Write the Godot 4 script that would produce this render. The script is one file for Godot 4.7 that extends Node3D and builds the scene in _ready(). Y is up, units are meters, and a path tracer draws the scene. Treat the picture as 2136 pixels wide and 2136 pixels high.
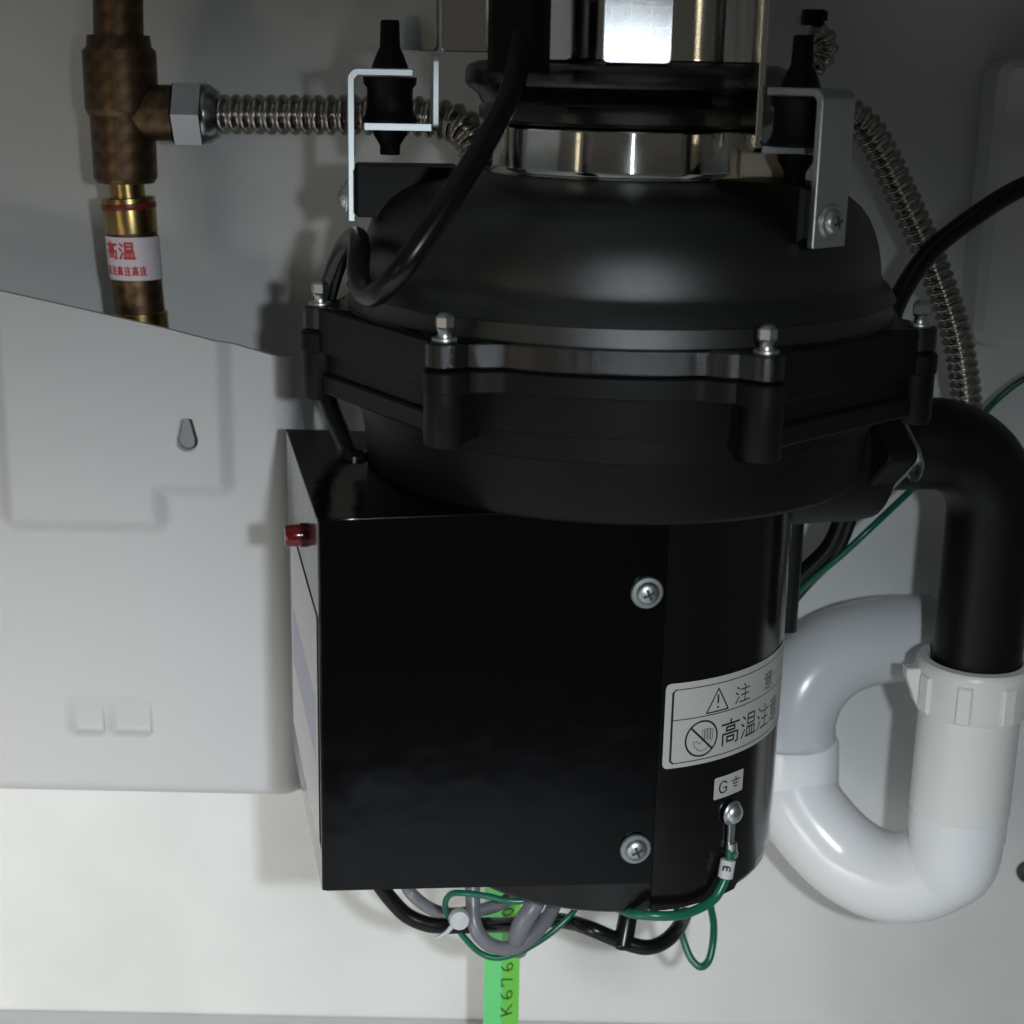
extends Node3D
# A waste disposer hung under a kitchen sink, seen by the light of a hand torch. Units are metres; the disposer's axis is x = 0, z = 0, the cabinet floor is y = 0.

# ---------------------------------------------------------------- mesh helpers
class MB:
	var v := PackedVector3Array()
	var n := PackedVector3Array()
	var uv := PackedVector2Array()

	func tri(a: Vector3, b: Vector3, c: Vector3, na: Vector3, nb: Vector3, nc: Vector3, ua := Vector2.ZERO, ub := Vector2.ZERO, uc := Vector2.ZERO) -> void:
		var g := (b - a).cross(c - a)
		if g.length_squared() < 1e-20:
			return
		if g.dot(na + nb + nc) > 0.0:
			v.append_array([a, c, b]); n.append_array([na, nc, nb]); uv.append_array([ua, uc, ub])
		else:
			v.append_array([a, b, c]); n.append_array([na, nb, nc]); uv.append_array([ua, ub, uc])

	func quad(a: Vector3, b: Vector3, c: Vector3, d: Vector3, na: Vector3, nb: Vector3, nc: Vector3, nd: Vector3, ua := Vector2.ZERO, ub := Vector2.ZERO, uc := Vector2.ZERO, ud := Vector2.ZERO) -> void:
		tri(a, b, c, na, nb, nc, ua, ub, uc)
		tri(a, c, d, na, nc, nd, ua, uc, ud)

	func quad2(a: Vector3, b: Vector3, c: Vector3, d: Vector3, nv: Vector3) -> MB:
		quad(a, b, c, d, nv, nv, nv, nv, Vector2(0, 1), Vector2(1, 1), Vector2(1, 0), Vector2(0, 0))
		return self

	func mesh() -> ArrayMesh:
		var arr := []
		arr.resize(Mesh.ARRAY_MAX)
		arr[Mesh.ARRAY_VERTEX] = v
		arr[Mesh.ARRAY_NORMAL] = n
		arr[Mesh.ARRAY_TEX_UV] = uv
		var m := ArrayMesh.new()
		m.add_surface_from_arrays(Mesh.PRIMITIVE_TRIANGLES, arr)
		return m

	# profile runs from the bottom up, (radius, height)
	func lathe(prof: Array, xf := Transform3D(), segs := 48, a0 := 0.0, a1 := TAU) -> MB:
		var k := prof.size()
		var sn: Array[Vector2] = []
		for i in k - 1:
			var d: Vector2 = prof[i + 1] - prof[i]
			sn.append(Vector2(d.y, -d.x).normalized())
		for i in k - 1:
			var n0: Vector2 = sn[i]
			var n1: Vector2 = sn[i]
			if i > 0 and sn[i].dot(sn[i - 1]) > 0.72:
				n0 = (sn[i] + sn[i - 1]).normalized()
			if i < k - 2 and sn[i].dot(sn[i + 1]) > 0.72:
				n1 = (sn[i] + sn[i + 1]).normalized()
			for j in segs:
				var p := a0 + (a1 - a0) * j / segs
				var q := a0 + (a1 - a0) * (j + 1) / segs
				var dp := Vector3(sin(p), 0, cos(p))
				var dq := Vector3(sin(q), 0, cos(q))
				var up := Vector3.UP
				var A: Vector2 = prof[i]
				var B: Vector2 = prof[i + 1]
				quad(xf * (dp * A.x + up * A.y), xf * (dq * A.x + up * A.y), xf * (dq * B.x + up * B.y), xf * (dp * B.x + up * B.y),
					xf.basis * (dp * n0.x + up * n0.y), xf.basis * (dq * n0.x + up * n0.y), xf.basis * (dq * n1.x + up * n1.y), xf.basis * (dp * n1.x + up * n1.y),
					Vector2(float(j) / segs, A.y), Vector2(float(j + 1) / segs, A.y), Vector2(float(j + 1) / segs, B.y), Vector2(float(j) / segs, B.y))
		return self

	# a swept round tube; rad has one radius per point
	func tube(pts: Array, rad: Array, segs := 14, caps := true) -> MB:
		var k := pts.size()
		var tan: Array[Vector3] = []
		for i in k:
			tan.append((pts[mini(i + 1, k - 1)] - pts[maxi(i - 1, 0)]).normalized())
		var u := tan[0].cross(Vector3.UP if absf(tan[0].y) < 0.9 else Vector3.RIGHT).normalized()
		var rings := []
		var norms := []
		for i in k:
			u = (u - tan[i] * u.dot(tan[i])).normalized()
			var w := tan[i].cross(u)
			var slope := 0.0
			var a := maxi(i - 1, 0)
			var b := mini(i + 1, k - 1)
			var run: float = pts[a].distance_to(pts[b])
			if run > 1e-7:
				slope = (rad[b] - rad[a]) / run
			var ring := PackedVector3Array()
			var nn := PackedVector3Array()
			for j in segs + 1:
				var p := TAU * j / segs
				var d := u * cos(p) + w * sin(p)
				ring.append(pts[i] + d * rad[i])
				nn.append((d - tan[i] * slope).normalized())
			rings.append(ring); norms.append(nn)
		for i in k - 1:
			for j in segs:
				quad(rings[i][j], rings[i][j + 1], rings[i + 1][j + 1], rings[i + 1][j], norms[i][j], norms[i][j + 1], norms[i + 1][j + 1], norms[i + 1][j])
		if caps:
			for e in [0, k - 1]:
				var nv: Vector3 = -tan[0] if e == 0 else tan[k - 1]
				for j in segs:
					tri(pts[e], rings[e][j], rings[e][j + 1], nv, nv, nv)
		return self

	# polygon in the local xy plane, run along local z from z0 to z1, its edges chamfered by bev
	func prism(poly: PackedVector2Array, z0: float, z1: float, bev := 0.0, xf := Transform3D()) -> MB:
		var area := 0.0
		var k := poly.size()
		for i in k:
			area += poly[i].cross(poly[(i + 1) % k])
		var s := signf(area)
		var en: Array[Vector2] = []
		for i in k:
			var d := (poly[(i + 1) % k] - poly[i]).normalized()
			en.append(Vector2(d.y, -d.x) * s)
		var inset := PackedVector2Array()
		for i in k:
			var m: Vector2 = en[i] + en[(i + k - 1) % k]
			var l := m.length_squared()
			inset.append(poly[i] - m * (2.0 * bev / maxf(l, 0.3)))
		for i in k:
			var j := (i + 1) % k
			var na: Vector2 = en[i]
			var nb: Vector2 = en[i]
			if en[i].dot(en[(i + k - 1) % k]) > 0.8:
				na = (en[i] + en[(i + k - 1) % k]).normalized()
			if en[i].dot(en[j]) > 0.8:
				nb = (en[i] + en[j]).normalized()
			var A := Vector3(na.x, na.y, 0)
			var B := Vector3(nb.x, nb.y, 0)
			var lo := z0 + bev
			var hi := z1 - bev
			side(poly[i], poly[j], poly[j], poly[i], lo, hi, A, B, A, B, xf)
			if bev > 0.0:
				var up := Vector3(0, 0, 1)
				side(poly[i], poly[j], inset[j], inset[i], hi, z1, (A + up).normalized(), (B + up).normalized(), (A + up).normalized(), (B + up).normalized(), xf)
				side(poly[i], poly[j], inset[j], inset[i], lo, z0, (A - up).normalized(), (B - up).normalized(), (A - up).normalized(), (B - up).normalized(), xf)
		var face := Geometry2D.triangulate_polygon(inset)
		for t in range(0, face.size(), 3):
			for e in [[z0, -1.0], [z1, 1.0]]:
				var nv: Vector3 = xf.basis * Vector3(0, 0, e[1])
				var a := inset[face[t]]
				var b := inset[face[t + 1]]
				var c := inset[face[t + 2]]
				tri(xf * Vector3(a.x, a.y, e[0]), xf * Vector3(b.x, b.y, e[0]), xf * Vector3(c.x, c.y, e[0]), nv, nv, nv)
		return self

	func side(a: Vector2, b: Vector2, c: Vector2, d: Vector2, z0: float, z1: float, na: Vector3, nb: Vector3, nd: Vector3, nc: Vector3, xf: Transform3D) -> void:
		quad(xf * Vector3(a.x, a.y, z0), xf * Vector3(b.x, b.y, z0), xf * Vector3(c.x, c.y, z1), xf * Vector3(d.x, d.y, z1), xf.basis * na, xf.basis * nb, xf.basis * nc, xf.basis * nd)

	func box(size: Vector3, bev := 0.0, xf := Transform3D()) -> MB:
		var h := size / 2.0
		return prism(PackedVector2Array([Vector2(-h.x, -h.y), Vector2(h.x, -h.y), Vector2(h.x, h.y), Vector2(-h.x, h.y)]), -h.z, h.z, bev, xf)

# ---------------------------------------------------------------- naming helpers
var used := {}

func numbered(called: String) -> String:
	if not used.has(called):
		used[called] = 0
		return called
	used[called] += 1
	return "%s_%03d" % [called, used[called]]

func put(called: String, mb: MB, m: Material, parent: Node = self) -> MeshInstance3D:
	var o := MeshInstance3D.new()
	o.name = numbered(called) if parent == self else called
	o.mesh = mb.mesh()
	o.material_override = m
	parent.add_child(o, true)
	return o

func thing(called: String, label: String, category: String, at: Vector3, group := "") -> Node3D:
	var o := Node3D.new()
	o.name = numbered(called)
	add_child(o, true)
	o.position = at
	return tag(o, label, category, group)

func tag(o: Node3D, label: String, category: String, group := "") -> Node3D:
	o.set_meta("label", label)
	o.set_meta("category", category)
	if group:
		o.set_meta("group", group)
	return o

func struct(called: String, mb: MB, m: Material) -> MeshInstance3D:
	var o := put(called, mb, m)
	o.set_meta("kind", "structure")
	return o

# ---------------------------------------------------------------- shape helpers
func path(pts: Array, per := 8) -> Array:
	var out := []
	var k := pts.size()
	for i in k - 1:
		var p0: Vector3 = pts[maxi(i - 1, 0)]
		var p1: Vector3 = pts[i]
		var p2: Vector3 = pts[i + 1]
		var p3: Vector3 = pts[mini(i + 2, k - 1)]
		for j in per:
			out.append(p1.cubic_interpolate(p2, p0, p3, float(j) / per))
	out.append(pts[k - 1])
	return out

func even(pts: Array, step: float) -> Array:   # the path again, in equal steps
	var c := Curve3D.new()
	c.bake_interval = 0.001
	for p in pts:
		c.add_point(p)
	var out := []
	var l := c.get_baked_length()
	var k := maxi(2, int(l / step))
	for i in k + 1:
		out.append(c.sample_baked(l * i / k, true))
	return out

func same(r: float, k: int) -> Array:
	var a := []
	a.resize(k)
	a.fill(r)
	return a

func drawn_lines(r: float, y0: float, y1: float, pitch: float, lean: float) -> Array:   # the fine turned lines of drawn sheet steel, as a lathe profile
	var out := []
	var k := int((y1 - y0) / pitch * 8.0)
	var amp := tan(deg_to_rad(lean)) * pitch / TAU
	for i in k + 1:
		out.append(Vector2(r + amp * sin(TAU * i / 8.0), lerpf(y0, y1, float(i) / k)))
	return out

func cable(pts: Array, r: float, segs := 12) -> MB:
	var p := path(pts, 10)
	return MB.new().tube(p, same(r, p.size()), segs)

func hose(pts: Array, r: float, depth: float, pitch: float) -> MB:   # ringed metal hose
	var p := even(path(pts, 10), pitch / 8.0)
	var rad := []
	for i in p.size():
		rad.append(r - depth * (0.5 - 0.5 * cos(TAU * i / 8.0)) ** 1.4)
	return MB.new().tube(p, rad, 22)

func rounded(poly: Array, r: float, k := 5) -> PackedVector2Array:
	var out := PackedVector2Array()
	for i in poly.size():
		var p: Vector2 = poly[i]
		var a: Vector2 = (poly[(i + poly.size() - 1) % poly.size()] - p)
		var b: Vector2 = (poly[(i + 1) % poly.size()] - p)
		var t := minf(r, minf(a.length(), b.length()) * 0.49)
		var s := p + a.normalized() * t
		var e := p + b.normalized() * t
		for j in k + 1:
			var f := float(j) / k
			out.append(s.lerp(p, f).lerp(p.lerp(e, f), f))
	return out

func ring2(r: float, k := 24) -> PackedVector2Array:
	var out := PackedVector2Array()
	for i in k:
		out.append(Vector2(cos(TAU * i / k), sin(TAU * i / k)) * r)
	return out

func frame(az: float, r: float, y: float) -> Transform3D:   # local z points out from the disposer's axis, x along the rim
	var a := deg_to_rad(az)
	return Transform3D(Basis(Vector3(cos(a), 0, -sin(a)), Vector3.UP, Vector3(sin(a), 0, cos(a))), Vector3(sin(a) * r, y, cos(a) * r))

func along(dir: Vector3, at: Vector3, up := Vector3.UP) -> Transform3D:   # local z runs along dir
	var z := dir.normalized()
	var x := up.cross(z).normalized()
	return Transform3D(Basis(x, z.cross(x), z), at)

func spin(dir: Vector3, at: Vector3) -> Transform3D:   # local y runs along dir, for lathes
	var y := dir.normalized()
	var x := y.cross(Vector3.FORWARD if absf(y.z) < 0.9 else Vector3.RIGHT).normalized()
	return Transform3D(Basis(x, y, x.cross(y)), at)

# ---------------------------------------------------------------- materials
func noise_map(freq: float, size: int, as_normal: bool, strength: float, seed_ := 1, octaves := 3) -> NoiseTexture2D:
	var t := NoiseTexture2D.new()
	t.width = size; t.height = size
	t.seamless = true
	t.as_normal_map = as_normal
	t.bump_strength = strength
	var f := FastNoiseLite.new()
	f.noise_type = FastNoiseLite.TYPE_SIMPLEX_SMOOTH
	f.frequency = freq; f.seed = seed_; f.fractal_octaves = octaves
	t.noise = f
	return t

func tone_map(freq: float, size: int, lo: Color, hi: Color, seed_ := 1) -> NoiseTexture2D:
	var t := noise_map(freq, size, false, 1.0, seed_, 4)
	var g := Gradient.new()
	g.set_color(0, lo); g.set_color(1, hi)
	t.color_ramp = g
	return t

func mat(lin: Color, rough: float, metal := 0.0, spec := 0.5) -> StandardMaterial3D:
	var m := StandardMaterial3D.new()
	m.albedo_color = lin.linear_to_srgb()
	m.roughness = rough
	m.metallic = metal
	m.metallic_specular = spec
	return m

func grain(m: StandardMaterial3D, t: Texture2D, per_metre: float, amount: float) -> StandardMaterial3D:
	m.normal_enabled = true
	m.normal_texture = t
	m.normal_scale = amount
	m.uv1_triplanar = true
	m.uv1_scale = Vector3.ONE * per_metre
	return m

func tone(m: StandardMaterial3D, t: Texture2D, per_metre: float) -> StandardMaterial3D:
	m.albedo_texture = t
	m.uv1_triplanar = true
	m.uv1_scale = Vector3.ONE * per_metre
	return m

# ---------------------------------------------------------------- drawing for flat print
func dab(im: Image, a: Vector2, b: Vector2, w: float, c: Color) -> void:
	var lo := Vector2(minf(a.x, b.x), minf(a.y, b.y)) - Vector2.ONE * (w + 2)
	var hi := Vector2(maxf(a.x, b.x), maxf(a.y, b.y)) + Vector2.ONE * (w + 2)
	for y in range(maxi(0, int(lo.y)), mini(im.get_height() - 1, int(hi.y)) + 1):
		for x in range(maxi(0, int(lo.x)), mini(im.get_width() - 1, int(hi.x)) + 1):
			var p := Vector2(x + 0.5, y + 0.5)
			var d := p.distance_to(Geometry2D.get_closest_point_to_segment(p, a, b))
			var k := clampf(w / 2.0 - d + 0.7, 0.0, 1.0)
			if k > 0.0:
				im.set_pixel(x, y, im.get_pixel(x, y).lerp(c, k * c.a))

func strokes(im: Image, lines: Array, at: Vector2, size: Vector2, w: float, c: Color) -> void:   # each line is a list of numbers x, y, x, y ... in tenths
	for l in lines:
		for i in range(0, l.size() - 2, 2):
			dab(im, at + Vector2(l[i], l[i + 1]) / 10.0 * size, at + Vector2(l[i + 2], l[i + 3]) / 10.0 * size, w, c)

func circle_line(im: Image, at: Vector2, r: float, w: float, c: Color) -> void:
	for i in 48:
		dab(im, at + Vector2(cos(TAU * i / 48), sin(TAU * i / 48)) * r, at + Vector2(cos(TAU * (i + 1) / 48), sin(TAU * (i + 1) / 48)) * r, w, c)

const WATER := [[1, 1, 2.4, 2.2], [0.3, 4, 1.7, 5], [0.4, 9.6, 2.3, 6.6]]
var CHU := WATER + [[5.8, 0.2, 6.8, 1.6], [3.6, 2.7, 9.6, 2.7], [4, 5.8, 9.2, 5.8], [3.1, 9.4, 10, 9.4], [6.6, 2.7, 6.6, 9.4]]
var ON := WATER + [[4.2, 0.6, 8.8, 0.6, 8.8, 4.6, 4.2, 4.6, 4.2, 0.6], [4.2, 2.6, 8.8, 2.6], [3.9, 9.4, 3.9, 5.9, 9.2, 5.9, 9.2, 9.4], [5.7, 5.9, 5.7, 9.4], [7.4, 5.9, 7.4, 9.4], [3, 9.4, 10, 9.4]]
const KOU := [[5, 0, 5, 1.5], [0.4, 1.6, 9.6, 1.6], [2.8, 2.8, 7.2, 2.8, 7.2, 4.3, 2.8, 4.3, 2.8, 2.8], [1, 9.9, 1, 5.5, 9, 5.5, 9, 9.4, 8, 9.8], [3.2, 6.8, 6.8, 6.8, 6.8, 8.7, 3.2, 8.7, 3.2, 6.8]]
const INTENT := [[5, 0, 5, 1.2], [1.2, 1.3, 8.8, 1.3], [3.3, 1.8, 3.8, 2.9], [6.8, 1.8, 6.3, 2.9], [0.3, 3.2, 9.7, 3.2], [2.3, 4.2, 7.7, 4.2, 7.7, 7, 2.3, 7, 2.3, 4.2], [2.3, 5.6, 7.7, 5.6], [1.2, 8, 0.6, 9.6], [3, 7.8, 3.2, 9.6, 6.8, 9.8, 7.2, 8.6], [4.7, 7.6, 5.4, 8.5], [8.3, 7.8, 9.4, 9.2]]

const LABEL_A0 := 14.8
const LABEL_A1 := 76.0
const LABEL_Y0 := 0.2563
const LABEL_Y1 := 0.2906

func label_px(deg: float, y: float) -> Vector2:   # place on the round motor cover -> pixel of its print
	return Vector2((deg - LABEL_A0) / (LABEL_A1 - LABEL_A0) * 1024.0, (LABEL_Y1 - y) / (LABEL_Y1 - LABEL_Y0) * 452.0)

func box_strokes(im: Image, lines: Array, a: float, b: float, y1: float, y0: float, w: float, c: Color) -> void:
	var p := label_px(a, y1)
	strokes(im, lines, p, label_px(b, y0) - p, w, c)

func caution_print() -> ImageTexture:
	var im := Image.create(1024, 452, false, Image.FORMAT_RGB8)
	im.fill(Color(0.64, 0.64, 0.62))
	var k := Color(0.07, 0.07, 0.07)
	var L := label_px(17.2, 0.2877).x
	var T := label_px(17.2, 0.2879).y
	var B := label_px(17.2, 0.2582).y
	dab(im, Vector2(L, T + 16), Vector2(L, B - 16), 11.0, k)
	for e in [[T, 1.0], [B, -1.0]]:
		dab(im, Vector2(L, e[0] + 16 * e[1]), Vector2(L + 14, e[0]), 8.0, k)
		dab(im, Vector2(L + 14, e[0]), Vector2(1004, e[0]), 4.5, k)
	dab(im, Vector2(1004, T), Vector2(1004, B), 11.0, k)
	var m := label_px(17.2, 0.2757).y
	dab(im, Vector2(L, m), Vector2(1004, m), 4.5, k)
	# warning triangle
	var t := label_px(32.8, 0.2858)
	var l := label_px(28.7, 0.2766)
	var r := label_px(36.9, 0.2766)
	dab(im, t, l, 7.0, k); dab(im, l, r, 7.0, k); dab(im, r, t, 7.0, k)
	dab(im, t.lerp((l + r) / 2, 0.3), t.lerp((l + r) / 2, 0.62), 10.0, k)
	dab(im, t.lerp((l + r) / 2, 0.82), t.lerp((l + r) / 2, 0.83), 10.0, k)
	box_strokes(im, CHU, 39.9, 46.6, 0.2846, 0.2772, 7.0, k)
	box_strokes(im, INTENT, 54.6, 61.4, 0.2846, 0.2772, 7.0, k)
	# struck-out hand
	var c := label_px(27.5, 0.2667)
	circle_line(im, c, 93.0, 9.0, k)
	var grey := Color(0.35, 0.34, 0.33)
	for i in 4:
		var x := c.x + 2.0 + i * 17.0
		dab(im, Vector2(x, c.y - 50 + absf(i - 1.4) * 5), Vector2(x, c.y + 12), 4.0, grey)
		dab(im, Vector2(x + 12, c.y - 50 + absf(i - 1.4) * 5), Vector2(x + 12, c.y + 12), 4.0, grey)
		dab(im, Vector2(x, c.y - 50 + absf(i - 1.4) * 5), Vector2(x + 12, c.y - 50 + absf(i - 1.4) * 5), 4.0, grey)
	var palm := [Vector2(2, 12), Vector2(-12, 28), Vector2(-30, 12), Vector2(-48, 14), Vector2(-40, 40), Vector2(-10, 66), Vector2(30, 62), Vector2(62, 12)]
	for i in palm.size() - 1:
		dab(im, c + palm[i], c + palm[i + 1], 4.0, grey)
	dab(im, c + Vector2(-66, -66), c + Vector2(66, 66), 10.0, k)
	box_strokes(im, KOU, 34.7, 42.5, 0.2716, 0.2615, 10.0, k)
	box_strokes(im, ON, 43.4, 50.8, 0.2716, 0.2615, 9.0, k)
	box_strokes(im, CHU, 51.9, 59.2, 0.2716, 0.2615, 9.0, k)
	box_strokes(im, INTENT, 60.3, 67.6, 0.2716, 0.2615, 9.0, k)
	return ImageTexture.create_from_image(im)

func ground_print() -> ImageTexture:
	var im := Image.create(256, 190, false, Image.FORMAT_RGB8)
	im.fill(Color(0.64, 0.64, 0.62))
	var k := Color(0.07, 0.07, 0.07)
	strokes(im, [[8.4, 2.2, 6.6, 0.6, 4, 0.4, 1.8, 2, 1, 5, 1.8, 8, 4, 9.6, 6.6, 9.4, 8.4, 7.8, 8.4, 5.6, 5.6, 5.6]], Vector2(36, 42), Vector2(80, 108), 11.0, k)
	strokes(im, [[5, 0, 5, 3], [0, 3, 10, 3], [2, 6, 8, 6], [3.4, 9, 6.6, 9]], Vector2(150, 44), Vector2(70, 90), 11.0, k)
	return ImageTexture.create_from_image(im)

func tape_print() -> ImageTexture:   # handwriting that reads upwards
	var im := Image.create(160, 640, false, Image.FORMAT_RGB8)
	im.fill(Color(0.36, 0.76, 0.45))
	im.fill_rect(Rect2i(88, 0, 72, 640), Color(0.42, 0.76, 0.28))
	var ink := Color(0.05, 0.12, 0.06, 0.85)
	var marks := {
		"K": [[0, 0, 0, 10], [8, 0, 0, 6], [2.5, 4.4, 8, 10]],
		"6": [[7, 0, 3, 2, 0.5, 6, 1.4, 9.4, 5, 10, 8, 8.4, 7.6, 6, 5, 5, 1, 6.6]],
		"7": [[0.5, 2.5, 0.5, 0.5, 8, 0.5, 4.5, 10]],
		"4": [[4, 0, 0.5, 6.5, 8.5, 6.5], [6.4, 3.6, 6.4, 10]],
		"0": [[4, 0, 1, 3, 1, 7, 4, 10, 7, 7, 7, 3, 4, 0]],
	}
	var y := 507.0
	for ch in ["K", "6", "7", "6", "4", "", "", "0"]:
		if marks.has(ch):
			for l in marks[ch]:
				for i in range(0, l.size() - 2, 2):   # turned: the writing's right is up the strip
					var a := Vector2(78 + l[i + 1] * 5.0, y - l[i] * 3.4)
					var b := Vector2(78 + l[i + 3] * 5.0, y - l[i + 2] * 3.4)
					dab(im, a, b, 5.0, ink)
		y -= 50.0
	return ImageTexture.create_from_image(im)

func pipe_label_print() -> ImageTexture:
	var im := Image.create(384, 128, false, Image.FORMAT_RGB8)
	im.fill(Color(0.86, 0.82, 0.84))
	var red := Color(0.74, 0.22, 0.27)
	for off in [0.0]:
		dab(im, Vector2(60, 18), Vector2(38, 60), 7.0, red); dab(im, Vector2(38, 60), Vector2(82, 60), 7.0, red); dab(im, Vector2(82, 60), Vector2(60, 18), 7.0, red)
		dab(im, Vector2(60, 34), Vector2(60, 50), 6.0, red)
		strokes(im, KOU, Vector2(104, 14), Vector2(52, 50), 7.0, red)
		strokes(im, ON, Vector2(164, 14), Vector2(52, 50), 7.0, red)
		for i in 8:
			strokes(im, CHU if i % 2 else KOU, Vector2(46 + i * 26, 86), Vector2(20, 26), 4.0, red)
	return ImageTexture.create_from_image(im)

# ---------------------------------------------------------------- small repeated parts
func hex_bolt(parent: Node, at: Vector3, turn: float, zinc: Material) -> void:
	var up := Transform3D(Basis(Vector3.RIGHT, -PI / 2).rotated(Vector3.UP, turn), Vector3.ZERO)
	var p := ring2(0.0033, 6)
	var b := put("flange_bolt", MB.new().prism(p, 0.0040, 0.0084, 0.0006, up).lathe([Vector2(0, 0.0083), Vector2(0.0026, 0.0084), Vector2(0.0018, 0.0092), Vector2(0, 0.0095)]).lathe([Vector2(0.0024, 0.0010), Vector2(0.0022, 0.0020), Vector2(0.0022, 0.0030), Vector2(0.0030, 0.0042)], Transform3D(), 20), zinc, parent)
	b.position = at
	put("washer", MB.new().lathe([Vector2(0.0, 0.0), Vector2(0.0042, 0.0), Vector2(0.0043, 0.0005), Vector2(0.0040, 0.0011), Vector2(0, 0.0012)], Transform3D(), 28), zinc, b)

func pan_screw(parent: Node, called: String, xf: Transform3D, r: float, zinc: Material, dark: Material) -> void:
	var s := put(called, MB.new().lathe([Vector2(r * 0.72, 0), Vector2(r * 0.72, r * 0.12), Vector2(r * 0.66, r * 0.32), Vector2(r * 0.5, r * 0.46), Vector2(r * 0.25, r * 0.54), Vector2(0, r * 0.56)], Transform3D(), 28), zinc, parent)
	s.transform = xf
	put("washer", MB.new().lathe([Vector2(r * 0.7, 0.0), Vector2(r, 0.0), Vector2(r, r * 0.06), Vector2(r * 0.92, r * 0.16), Vector2(r * 0.7, r * 0.18)], Transform3D(), 28), zinc, s)
	var c := MB.new()
	for a in [0.4, 0.4 + PI / 2]:
		c.box(Vector3(r * 0.72, r * 0.05, r * 0.15), 0.0, Transform3D(Basis(Vector3.UP, a), Vector3(0, r * 0.54, 0)))
	put("cross_recess", c, dark, s)

func _ready() -> void:
	# ------------------------------------------------------------ camera, light, exposure
	var cam := Camera3D.new()
	cam.name = "camera"
	cam.position = Vector3(-0.03969, 0.5100, 0.6200)
	cam.rotation_degrees = Vector3(-15.7, 0, 1.2)
	cam.fov = 35.697
	var lens := CameraAttributesPhysical.new()
	lens.frustum_focal_length = 12.0 / tan(deg_to_rad(35.697 / 2.0))   # 24 mm tall frame: the same angle of view
	lens.frustum_focus_distance = 0.62
	lens.exposure_aperture = 9.0
	lens.frustum_near = 0.02
	lens.frustum_far = 20.0
	cam.attributes = lens
	cam.near = 0.02
	cam.far = 20.0
	add_child(cam)
	var env := Environment.new()
	env.background_mode = Environment.BG_COLOR
	env.background_color = Color(0.045, 0.042, 0.036).linear_to_srgb()
	env.tonemap_mode = Environment.TONE_MAPPER_LINEAR
	env.tonemap_exposure = 1.12
	env.sdfgi_enabled = true
	env.ssao_enabled = true
	env.ssil_enabled = true
	var we := WorldEnvironment.new()
	we.name = "environment"
	we.environment = env
	add_child(we)
	# the hand torch, held just right of the lens and aimed down to the left
	var torch := SpotLight3D.new()
	torch.name = "torch"
	torch.light_color = Color(0.93, 0.97, 1.0)
	torch.light_energy = 0.37
	torch.light_size = 0.006
	torch.spot_range = 6.0
	torch.spot_angle = 56.5
	torch.spot_angle_attenuation = 1.0
	torch.spot_attenuation = 2.0
	torch.shadow_enabled = true
	add_child(torch)
	torch.look_at_from_position(Vector3(0.04, 0.515, 0.64), Vector3(-0.31, -0.56, -0.15))
	# a second, warmer lamp standing low in front of the cabinet at the left
	var room := SpotLight3D.new()
	room.name = "floor_lamp"
	room.light_color = Color(1.0, 0.985, 0.955)
	room.light_energy = 0.76
	room.light_size = 0.22
	room.spot_range = 6.0
	room.spot_angle = 45.0
	room.spot_angle_attenuation = 1.0
	room.spot_attenuation = 2.0
	room.shadow_enabled = true
	add_child(room)
	room.look_at_from_position(Vector3(-0.56, 0.03, 0.64), Vector3(-0.35, -0.25, -0.15))

	# the warm kitchen lamp further back at the left, seen mirrored in the polished neck band
	var kitchen := OmniLight3D.new()
	kitchen.name = "kitchen_lamp"
	kitchen.light_color = Color(1.0, 0.93, 0.80)
	kitchen.light_energy = 0.045
	kitchen.light_size = 0.06
	kitchen.omni_range = 6.0
	kitchen.omni_attenuation = 2.0
	kitchen.shadow_enabled = true
	add_child(kitchen)
	kitchen.position = Vector3(-1.02, 0.36, 1.12)

	# ------------------------------------------------------------ materials
	var fine := noise_map(0.11, 256, true, 3.0, 3)
	var soft := noise_map(0.012, 256, true, 6.0, 5)
	var wall_m := tone(mat(Color(1, 1, 1), 0.42), tone_map(0.006, 512, Color(0.79, 0.795, 0.79), Color(0.845, 0.85, 0.845), 4), 2.2)
	wall_m.albedo_color = Color(1, 1, 1)
	wall_m.normal_enabled = true
	wall_m.normal_texture = noise_map(0.02, 512, true, 2.0, 21)
	wall_m.normal_scale = 0.12
	var rack_m := grain(mat(Color(0.48, 0.48, 0.485), 0.44, 0.0, 0.4), soft, 5.0, 0.03)
	var black_plastic := grain(mat(Color(0.0055, 0.0055, 0.0056), 0.37, 0.0, 0.68), fine, 160.0, 0.5)
	var black_lower := grain(mat(Color(0.0050, 0.0045, 0.0044), 0.46, 0.0, 0.30), fine, 150.0, 0.2)
	var black_smooth := grain(mat(Color(0.004, 0.004, 0.0046), 0.17, 0.0, 0.6), noise_map(0.11, 256, true, 5.0, 12), 1.0, 0.4)
	black_smooth.uv1_scale = Vector3(30, 300, 30)
	var black_paint := grain(mat(Color(0.0016, 0.0016, 0.002), 0.13, 0.0, 0.35), soft, 9.0, 0.06)
	black_paint.roughness_texture = tone_map(0.02, 256, Color(0.11, 0.11, 0.11), Color(0.16, 0.16, 0.16), 9)
	black_paint.roughness = 1.0
	var motor_paint := grain(mat(Color(0.0042, 0.0037, 0.0035), 0.15, 0.0, 0.42), soft, 9.0, 0.06)
	var rubber := grain(mat(Color(0.005, 0.005, 0.006), 0.5, 0.0, 0.3), fine, 150.0, 0.3)
	var cord_m := mat(Color(0.005, 0.005, 0.0056), 0.27, 0.0, 0.4)
	var elbow_m := mat(Color(0.0055, 0.005, 0.005), 0.42, 0.0, 0.35)
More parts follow.
